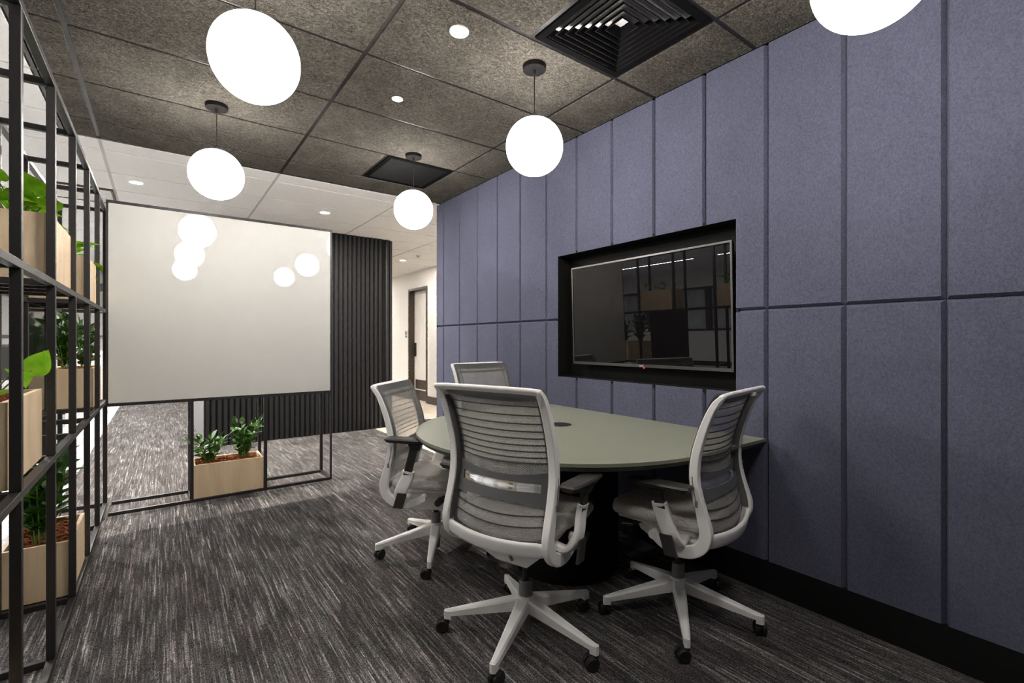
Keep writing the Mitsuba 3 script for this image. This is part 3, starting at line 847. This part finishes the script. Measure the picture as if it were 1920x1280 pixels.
def frame_mesh():
    ms = []
    n = len(RAIL)
    tt = np.linspace(0, 1, n)
    ha = np.interp(tt, [0, 0.06, 0.2, 0.35, 0.45, 0.8, 0.95, 1], [0.017, 0.019, 0.025, 0.024, 0.0185, 0.016, 0.013, 0.008])
    hb = np.interp(tt, [0, 0.1, 0.35, 0.5, 0.9, 1], [0.010, 0.012, 0.0155, 0.0168, 0.016, 0.015])
    for s in (1, -1):
        path = np.stack([RAIL[:, 0], np.full(n, s * RY_), RAIL[:, 1]], -1)
        path[:, 1] = s * np.interp(tt, [0, 0.15, 0.3, 1], [0.232, 0.236, RY_, RY_])
        ms.append(sweep(path, ha, hb, [0, 1, 0], 8.0, 20))
        ms.append(cyl((0.002, s * 0.212, 0.426), (0.002, s * 0.246, 0.426), 0.019, 24))
    # lower cross rail: broad and bowed backwards
    y = np.linspace(-RY_, RY_, 25)
    q = 1 - (y / RY_) ** 2
    ms.append(sweep(np.stack([-0.219 - 0.041 * q, y, 0.452 - 0.012 * q], -1), 0.0105, 0.0205 + 0.0085 * np.minimum(1, 4 * q), [-0.20, 0, 0.98], 3.0, 14))
    # top rail: a thin lip that flares backwards
    q = 1 - (np.abs(y) / RY_) ** 6
    top = np.stack([-0.281 - 0.006 * q, y * 1.03, 1.024 + 0.004 * q], -1)
    ms.append(sweep(top, 0.0095, 0.017, [-0.80, 0, 0.6], 2.6, 14))
    for s in (1, -1):
        ms.append(rounded([(-0.272, s * 0.240, 1.008, 0.0105), (-0.289, s * 0.242, 1.027, 0.0095), (-0.260, s * 0.238, 0.988, 0.0125)]))
    return cat(*ms)


def mesh_threads():
    """Diagonal net of flat threads over the whole back."""
    ms = []
    z0, z1, hw, pitch = 0.478, 1.0, 0.228, 0.0078
    slope = 0.62
    for sgn in (1, -1):
        c = z0 - slope * hw
        while c < z1 + slope * hw:
            ys = np.linspace(-hw, hw, 34)
            zs = c + sgn * slope * ys
            ok = (zs >= z0) & (zs <= z1)
            if ok.sum() >= 2:
                y, z = ys[ok], zs[ok]
                p = back_pt(z, y)
                ms.append(ribbon(p, [0, -sgn * slope * 0.847, 0.847], 0.00118))
            c += pitch
    for y in np.arange(-hw, hw, 0.0058):
        z = np.linspace(z0, z1, 40)
        ms.append(ribbon(back_pt(z, np.full(40, y), -0.0006), [0, 1, 0], 0.0006))
    return cat(*ms)


def edge_band():
    """Denser woven border of the webbing."""
    ms = []
    z = np.linspace(0.462, 1.035, 60)
    for s in (1, -1):
        a, b = back_pt(z, np.full(60, s * 0.2475), -0.001), back_pt(z, np.full(60, s * 0.196), -0.001)
        n = 60
        f = []
        for i in range(n - 1):
            f += [[i, i + 1, n + i + 1], [i, n + i + 1, n + i]]
        ms.append(trimesh.Trimesh(np.vstack([a, b]), np.array(f), process=False))
    for s in (1, -1):                        # dark liner between the webbing and the rail
        zz = np.linspace(0.48, 0.99, 60)
        a = back_pt(zz, np.full(60, s * 0.2185), -0.002)
        b = a - [0.034, 0, 0]
        f = []
        for i in range(59):
            f += [[i, i + 1, 61 + i], [i, 61 + i, 60 + i]]
        ms.append(trimesh.Trimesh(np.vstack([a, b]), np.array(f), process=False))
    y = np.linspace(-0.2475, 0.2475, 30)
    for za, zb in ((1.036, 0.972), (0.462, 0.492)):
        a, b = back_pt(np.full(30, za), y, -0.0015), back_pt(np.full(30, zb), y, -0.0015)
        f = []
        for i in range(29):
            f += [[i, i + 1, 31 + i], [i, 31 + i, 30 + i]]
        ms.append(trimesh.Trimesh(np.vstack([a, b]), np.array(f), process=False))
    return cat(*ms)


RIBS = [0.968, 0.934, 0.902, 0.873, 0.846, 0.820, 0.796, 0.773, 0.752, 0.566, 0.528]


def rib_mesh(z):
    y = np.linspace(-0.214, 0.214, 24)
    return sweep(back_pt(np.full(24, z), y, 0.0045), 0.0018, 0.0026, [0, 0, 1], 2.5, 8)


def band_mesh():
    """Lumbar band with a long slot."""
    ny, nz = 40, 9
    y = np.linspace(-0.216, 0.216, ny)
    ms = []

    def patch(za, zb, ya, yb, off, n=30):
        yy = np.linspace(ya, yb, n)
        ga, gb = (za(yy), zb(yy))
        q = [back_pt(ga + (gb - ga) * t, yy, o) for o in (off, off + 0.004) for t in (0, 0.5, 1)]
        v = np.vstack(q)
        f = []
        for side, st in ((0, 0), (1, 3)):
            for r in range(2):
                for i in range(n - 1):
                    a = (st + r) * n + i
                    t = [[a, a + 1, a + n + 1], [a, a + n + 1, a + n]]
                    f += t if side else [x[::-1] for x in t]
        for r0, r1 in ((0, 3), (2, 5)):
            for i in range(n - 1):
                a, b = r0 * n + i, r1 * n + i
                f += [[a, a + 1, b + 1], [a, b + 1, b]]
        return trimesh.Trimesh(v, np.array(f), process=False)

    top = lambda yy: 0.720 - 0.012 * (1 - (yy / 0.216) ** 2)
    bot = lambda yy: 0.592 + 0.022 * (1 - (yy / 0.216) ** 2)
    s1 = lambda yy: 0.678 + 0.006 * (1 - (yy / 0.216) ** 2)
    s0 = lambda yy: 0.644 + 0.006 * (1 - (yy / 0.216) ** 2)
    ms = [patch(s1, top, -0.216, 0.216, 0.006), patch(bot, s0, -0.216, 0.216, 0.006), patch(s0, s1, -0.216, -0.185, 0.006, 6), patch(s0, s1, 0.185, 0.216, 0.006, 6)]
    gl = patch(s0, s1, -0.186, 0.186, 0.0035)
    return cat(*ms), gl


def seat_mesh():
    m = rounded([(x, y, z, r) for x, y, z, r in ((-0.165, 0.20, 0.492, 0.026), (-0.165, -0.20, 0.492, 0.026), (-0.175, 0.14, 0.492, 0.026), (-0.175, -0.14, 0.492, 0.026),
                                                (0.10, 0.215, 0.490, 0.027), (0.10, -0.215, 0.490, 0.027), (0.195, 0.195, 0.484, 0.026), (0.195, -0.195, 0.484, 0.026),
                                                (0.225, 0.14, 0.482, 0.025), (0.225, -0.14, 0.482, 0.025), (0.0, 0.0, 0.4935, 0.026))])
    m = m.subdivide_to_size(0.03)
    v = m.vertices.copy()
    up = v[:, 2] > 0.49
    v[up, 2] -= 0.012 * np.exp(-(v[up, 1] / 0.13) ** 2 - ((v[up, 0] + 0.04) / 0.14) ** 2)
    m.vertices = v
    return m


def pan_mesh():
    a = rounded([(x, y, 0.452, 0.012) for x, y in ((-0.15, 0.185), (-0.15, -0.185), (0.19, 0.18), (0.19, -0.18), (0.215, 0.12), (0.215, -0.12))])
    return a


def housing_mesh():
    return hull([(-0.185, 0.17, 0.446), (-0.185, -0.17, 0.446), (0.15, 0.13, 0.446), (0.15, -0.13, 0.446), (-0.185, 0.20, 0.415), (-0.185, -0.20, 0.415), (0.12, 0.13, 0.39), (0.12, -0.13, 0.39),
                 (-0.11, 0.075, 0.305), (-0.11, -0.075, 0.305), (0.05, 0.04, 0.295), (0.05, -0.04, 0.295)])


def arm_bracket(s):
    p = spline([(-0.105, s * 0.17, 0.432), (-0.108, s * 0.225, 0.425), (-0.110, s * 0.268, 0.430), (-0.105, s * 0.291, 0.458), (-0.088, s * 0.297, 0.50), (-0.055, s * 0.297, 0.588)], 30)
    tan = np.gradient(p, axis=0)
    side = np.array([0.97, 0, -0.22])
    return sweep(p, 0.0115, np.interp(np.linspace(0, 1, 30), [0, 0.4, 1], [0.032, 0.034, 0.033]), side, 4.0, 16)


def arm_insert(s):
    return hull([(x + dx, s * y, z) for y in (0.304, 0.314) for x, z, dx in ((-0.138, 0.392, 0), (-0.085, 0.388, 0), (-0.062, 0.468, 0), (-0.112, 0.472, 0))])


def arm_post(s, top):
    a = np.array([-0.062, s * 0.297, 0.568])
    b = a + np.array([0.26 * (top - 0.568), 0, top - 0.568])
    sec = [(-0.021, -0.0075), (0.021, -0.0075), (0.021, 0.0075), (-0.021, 0.0075)]
    post = hull([(c[0] + u, c[1] + v, c[2]) for c in (a, b) for u, v in sec])
    flange = hull([(b[0] + u * 1.5, b[1] + v * 3.2, b[2] - 0.002) for u, v in sec] + [(b[0] + u * 1.1, b[1] + v * 1.4, b[2] - 0.035) for u, v in sec])
    return cat(post, flange)


def arm_pad(s, z):
    pts = []
    for x, hw in ((-0.185, 0.030), (-0.165, 0.040), (0.0, 0.043), (0.055, 0.036), (0.075, 0.024)):
        for q in (-1, 1):
            zz = z + 0.004 * (1 if x < -0.1 else 0)
            pts += [(x, s * 0.292 + q * hw, zz + 0.006), (x * 0.97, s * 0.292 + q * (hw - 0.006), zz + 0.013), (x * 0.95, s * 0.292 + q * (hw - 0.012), zz - 0.012)]
    return hull(pts)


def star_leg():
    c = 0.006
    def sec(r, hw, zb, zt):
        return [(r, -hw, zb), (r, hw, zb), (r, -hw, zt - c), (r, hw, zt - c), (r, -hw + c, zt), (r, hw - c, zt)]
    arm = hull(sec(0.02, 0.028, 0.112, 0.163) + sec(0.315, 0.0145, 0.071, 0.095) + sec(0.342, 0.0115, 0.069, 0.092))
    tip = hull([(x, y, z) for x, y in ((0.318, -0.0135), (0.318, 0.0135), (0.346, -0.011), (0.346, 0.011), (0.350, 0.0)) for z in (0.055, 0.089)])
    return cat(arm, tip)


def caster_mesh():
    ms = []
    for s in (1, -1):
        y0, y1 = s * 0.0045, s * 0.0225
        prof = [(0, y0), (0.0265, y0), (0.0275, y0 + s * 0.004), (0.0275, y1 - s * 0.005), (0.022, y1), (0, y1 - s * 0.002)]
        ms.append(prof)
    wheels = []
    for prof in ms:
        p = np.array(prof)
        m = trimesh.creation.revolve(p if p[1, 1] < p[-1, 1] else p[::-1], sections=28)
        m.apply_transform(trimesh.transformations.rotation_matrix(PI / 2, [1, 0, 0]))
        m.apply_translation((-0.018, 0, 0.0276))
        wheels.append(m)
    hood = cat(cyl((0, 0, 0.034), (0, 0, 0.060), 0.0075, 16), hull([(-0.03, y, z) for y in (-0.005, 0.005) for z in (0.03, 0.052)] + [(0.008, y, z) for y in (-0.005, 0.005) for z in (0.034, 0.054)]))
    return wheels, hood


def slider_mesh(s):
    """Dark slot in the outer side of a rail with the small lumbar clip at its foot."""
    sel = RAIL[(RAIL[:, 1] > 0.60) & (RAIL[:, 1] < 0.715) & (RAIL[:, 0] < -0.1)]
    p = np.stack([sel[:, 0] + 0.004, np.full(len(sel), s * 0.2535), sel[:, 1]], -1)
    return cat(sweep(p, 0.0022, 0.0012, [0, 1, 0], 4.0, 8), bx(p[0, 0] - 0.007, min(s * 0.250, s * 0.258), 0.588, p[0, 0] + 0.005, max(s * 0.250, s * 0.258), 0.612, 0.001))


BANDM, GLOSSM = band_mesh()
WHEELS, HOODM = caster_mesh()
CHP = {}


def chair(label, x, y, yaw, base, h, armz, seed):
    k = thing('task_chair', label, 'chair', 'task chairs round the green table')
    r = np.random.default_rng(seed)
    up = T().translate([x, y, h]).rotate([0, 0, 1], yaw)
    dn = T().translate([x, y, 0]).rotate([0, 0, 1], base)

    def add(tag, make, mat, parent=k, to=up, name=None, smooth=35, **kw):
        return put(name or tag, shared('chair_' + tag, make, mat, smooth), mat, parent, to_world=to, **kw)

    add('seat', seat_mesh, 'seat_cloth', smooth=50, label='grey woven seat cushion')
    add('seat_pan', pan_mesh, 'white_plastic')
    add('housing', housing_mesh, 'white_plastic', label='white wedge-shaped housing under the seat')
    add('back_frame', frame_mesh, 'white_plastic', smooth=50, label='white curved back frame')
    b = add('back_net', mesh_threads, 'mesh_thread', smooth=False, kind='stuff', label='grey see-through net of the back')
    add('net_border', edge_band, 'mesh_edge', smooth=True)
    for i, z in enumerate(RIBS):
        put('rib', shared(f'chair_rib{i}', lambda: rib_mesh(z), 'rib_dark', 50), 'rib_dark', k, to_world=up)
    lb = add('lumbar_band', lambda: BANDM, 'lumbar_grey', smooth=False, label='dark grey lumbar band')
    add('glossy_strip', lambda: GLOSSM, 'lumbar_gloss', parent=lb, smooth=True, label='pale glossy strip in the slot of the band')
    for s in (1, -1):
        a = fresh(k + '__armrest')
        scene[a] = dict(shared(f'chair_bracket{s}', lambda: arm_bracket(s), 'white_plastic', 40), to_world=up)
        put('post', arm_post(s, armz - 0.012), 'black_plastic', a, to_world=up)
        put('pad', arm_pad(s, armz), 'pad_plastic', a, to_world=up, label='black arm pad')
        put('insert', shared(f'chair_insert{s}', lambda: arm_insert(s), 'pad_plastic', False), 'pad_plastic', a, to_world=up)
    for s in (1, -1):
        add(f'lumbar_slider{s}', lambda: slider_mesh(s), 'grey_plastic', name='lumbar_slider')
    add('slot_lever', lambda: rounded([(-0.158, -0.02, 0.375, 0.007), (-0.132, -0.02, 0.335, 0.007)]), 'grey_plastic', name='tilt_lever')
    add('knob', lambda: cat(cyl((0.09, -0.19, 0.405), (0.09, -0.245, 0.405), 0.019, 24), cyl((0.09, -0.10, 0.41), (0.09, -0.19, 0.405), 0.007, 12)), 'black_plastic', name='height_knob')
    add('knob2', lambda: cat(cyl((0.10, 0.10, 0.425), (0.12, 0.22, 0.43), 0.006, 12), rounded([(0.115, 0.215, 0.43, 0.009), (0.15, 0.235, 0.432, 0.007)])), 'black_plastic', name='height_lever')
    put('gas_column', cat(cyl((0, 0, 0.17), (0, 0, 0.37 + h), 0.0145, 24)), 'black_plastic', k, to_world=T().translate([x, y, 0]))
    add('hub', lambda: cat(cyl((0, 0, 0.105), (0, 0, 0.170), 0.042, 30, 0.036)), 'white_plastic', to=dn, name='star_hub')
    add('collar', lambda: lathe([(0, 0.168), (0.0285, 0.168), (0.0275, 0.226), (0.0245, 0.230), (0, 0.230)], 30), 'grey_plastic', to=dn, name='column_collar')
    add('foot', lambda: lathe([(0, 0.022), (0.021, 0.022), (0.0235, 0.026), (0.0235, 0.075), (0.026, 0.077), (0.026, 0.11), (0, 0.11)], 26), 'grey_plastic', to=dn, name='column_foot')
    for i in range(5):
        lw = T().translate([x, y, 0]).rotate([0, 0, 1], base + 72 * i)
        add('leg', star_leg, 'white_plastic', to=lw, smooth=25)
        sw = float(r.uniform(0, 360))
        cw = lw @ T().translate([0.338, 0, 0]).rotate([0, 0, 1], sw)
        c = fresh(k + '__caster')
        scene[c] = dict(shared('chair_hood', HOODM, 'black_plastic', 35), to_world=cw)
        for j in (0, 1):
            put('wheel', shared(f'chair_wheel{j}', WHEELS[j], 'black_plastic', 35), 'black_plastic', c, to_world=cw)
    return k


D = math.degrees
chair('nearest white framed grey mesh chair, its back to the viewer', 1.246, 1.590, 19.2, D(2.44), 0.036, 0.668, 1)
chair('white framed grey mesh chair seen from behind its side, next to the felt wall', 1.905, 1.299, 99.9, D(2.58), 0.003, 0.656, 2)
chair('white framed grey mesh chair with raised arms at the left end of the table', 1.318, 2.545, -45.6, D(2.874), -0.041, 0.748, 3)
chair('white framed grey mesh chair behind the table against the felt wall, only its back showing', 2.0, 2.83, -85, 40, 0.038, 0.66, 4)

# ------------------------------------------------------------------ corridor and office things
k = thing('door_sign', 'small grey plate on the white wall beside the corridor door', 'sign plate')
put('plate', bx(CX - 0.006, 9.64, 1.32, CX, 9.75, 1.475, 0.001), 'grid_grey', k, smooth=False)
put('mark', cat(bx(CX - 0.008, 9.655, 1.335, CX - 0.0055, 9.735, 1.352), bx(CX - 0.008, 9.68, 1.375, CX - 0.0055, 9.715, 1.45)), 'brown_metal', k, smooth=False, label='dark marks')


def desk(x, y, idx, screen):
    k = thing('office_desk', f'white office desk with a pale screen, {idx} in the row beyond the lattice', 'desk', 'office desks beyond the lattice')
    put('top', bx(x - 0.8, y - 0.38, 0.705, x + 0.8, y + 0.38, 0.73, 0.003), 'desk_white', k, smooth=False)
    for s in (-1, 1):
        put('leg', cat(bx(x + s * 0.75 - 0.02, y - 0.34, 0, x + s * 0.75 + 0.02, y - 0.30, 0.705), bx(x + s * 0.75 - 0.02, y + 0.30, 0, x + s * 0.75 + 0.02, y + 0.34, 0.705), bx(x + s * 0.75 - 0.02, y - 0.30, 0.66, x + s * 0.75 + 0.02, y + 0.30, 0.70)), 'desk_white', k, smooth=False)
    put('privacy_screen', bx(x - 0.8, y + 0.385, 0.60, x + 0.8, y + 0.41, 1.15, 0.004), screen, k, smooth=False, label='pale dividing screen')
    for s in (-1, 1):
        q = thing('desk_monitor', f'black monitor on the {idx} office desk, {"farther from" if s < 0 else "nearer to"} the lattice', 'monitor', 'monitors on the office desks')
        put('display', bx(x + 0.4 * s - 0.27, y + 0.08, 0.86, x + 0.4 * s + 0.27, y + 0.10, 1.19, 0.003), 'black_plastic', q, smooth=False)
        put('stand', cat(bx(x + 0.4 * s - 0.02, y + 0.10, 0.735, x + 0.4 * s + 0.02, y + 0.12, 1.0), bx(x + 0.4 * s - 0.10, y + 0.03, 0.73, x + 0.4 * s + 0.10, y + 0.18, 0.738)), 'steel', q, smooth=False)


for i, (dx, dy) in enumerate(((-1.85, 6.6), (-1.85, 8.2), (-1.85, 9.8), (-1.85, 11.4))):
    desk(dx, dy, ('first', 'second', 'third', 'last')[i], 'screen_pale' if i % 2 else 'paint_grey')
for i, (dx, dy) in enumerate(((-1.45, 7.45), (-2.25, 7.5), (-1.45, 9.05), (-1.5, 10.65))):
    k = thing('desk_chair', 'dark grey office chair ' + ('at the first desk, nearer to the lattice', 'at the first desk, farther from the lattice', 'behind the second desk', 'behind the third desk')[i], 'chair', 'dark chairs at the office desks')
    put('seat', rounded([(dx + a, dy + b, 0.47, 0.03) for a in (-0.2, 0.2) for b in (-0.2, 0.2)]), 'chair_grey', k)
    put('backrest', rounded([(dx + a, dy + 0.24 + 0.03 * c, z, 0.02) for a in (-0.2, 0.2) for c, z in ((0, 0.6), (1, 1.02))]), 'chair_grey', k)
    put('column', cat(cyl((dx, dy, 0.06), (dx, dy, 0.45), 0.025, 16), bx(dx - 0.03, dy + 0.2, 0.45, dx + 0.03, dy + 0.25, 0.65)), 'black_plastic', k)
    for a in range(5):
        w = 2 * PI * a / 5
        put('leg', cyl((dx, dy, 0.075), (dx + 0.3 * math.cos(w), dy + 0.3 * math.sin(w), 0.05), 0.02, 10, 0.014), 'black_plastic', k)
        put('caster', cyl((dx + 0.3 * math.cos(w), dy + 0.3 * math.sin(w) - 0.02, 0.028), (dx + 0.3 * math.cos(w), dy + 0.3 * math.sin(w) + 0.02, 0.028), 0.027, 14), 'black_plastic', k)
k = thing('glass_partition', 'dark framed glass partition across the far end of the office', 'partition')
put('frame', cat(bx(-6, 13.2, 0, -0.5, 13.28, 0.1), bx(-6, 13.2, 2.3, -0.5, 13.28, 2.46), bx(-6, 13.2, 1.30, -0.5, 13.28, 1.37), *[bx(x, 13.2, 0.1, x + 0.07, 13.28, 2.3) for x in (-6, -5.0, -4.0, -3.2, -2.55, -1.9, -1.25, -0.57)]), 'chair_grey', k, smooth=False, label='dark grey frame')
for a, b in zip((-6, -5.0, -4.0, -3.2, -2.55, -1.9, -1.25), (-5.0, -4.0, -3.2, -2.55, -1.9, -1.25, -0.57)):
    put('pane', bx(a + 0.07, 13.235, 0.1, b, 13.238, 1.30), 'pane', k, smooth=False)
    put('pane', bx(a + 0.07, 13.235, 1.37, b, 13.238, 2.3), 'pane', k, smooth=False)
put('fascia', bx(-6, 13.19, 2.46, -0.5, 13.30, 2.708), 'paint_grey', k, smooth=False, label='grey fascia above the glass')
k = thing('storage_unit', 'low white storage unit beyond the desks in the open office', 'storage unit')
put('body', bx(-2.6, 12.6, 0, -0.8, 13.05, 1.05, 0.004), 'desk_white', k, smooth=False)
for i in range(3):
    dr_ = put('door', bx(-2.57 + 0.6 * i, 12.585, 0.05, -1.99 + 0.6 * i, 12.6, 1.02, 0.002), 'desk_white', k, smooth=False)
    put('handle', bx(-2.52 + 0.6 * i, 12.57, 0.8, -2.50 + 0.6 * i, 12.585, 0.95), 'steel', dr_, smooth=False)
for i, (lx, ly) in enumerate(((-2.9, 5.4), (-2.9, 8.2), (-5.0, 4.6), (-5.0, 7.4), (-5.0, 10.2), (-1.4, 9.8))):
    k = thing('linear_light', ('long white linear light over the ' + ('first', 'second', 'third', 'fourth', 'fifth', 'far')[i] + ' part of the open office'), 'linear light', 'linear lights over the open office')
    put('body', bx(lx - 0.05, ly - 1.1, CEIL - 0.035, lx + 0.05, ly + 1.1, CEIL - 0.001, 0.003), 'disc_white', k, smooth=False)
    key = fresh(k + '__diffuser')
    scene[key] = {'type': 'rectangle', 'to_world': T().translate([lx, ly, CEIL - 0.0355]).rotate([1, 0, 0], 180).scale([0.045, 1.09, 1]), 'bsdf': {'type': 'ref', 'id': 'disc_white'}, 'emitter': {'type': 'area', 'radiance': {'type': 'rgb', 'value': list(LINE_LIGHT)}}}
    labels[key] = {'label': 'glowing diffuser'}
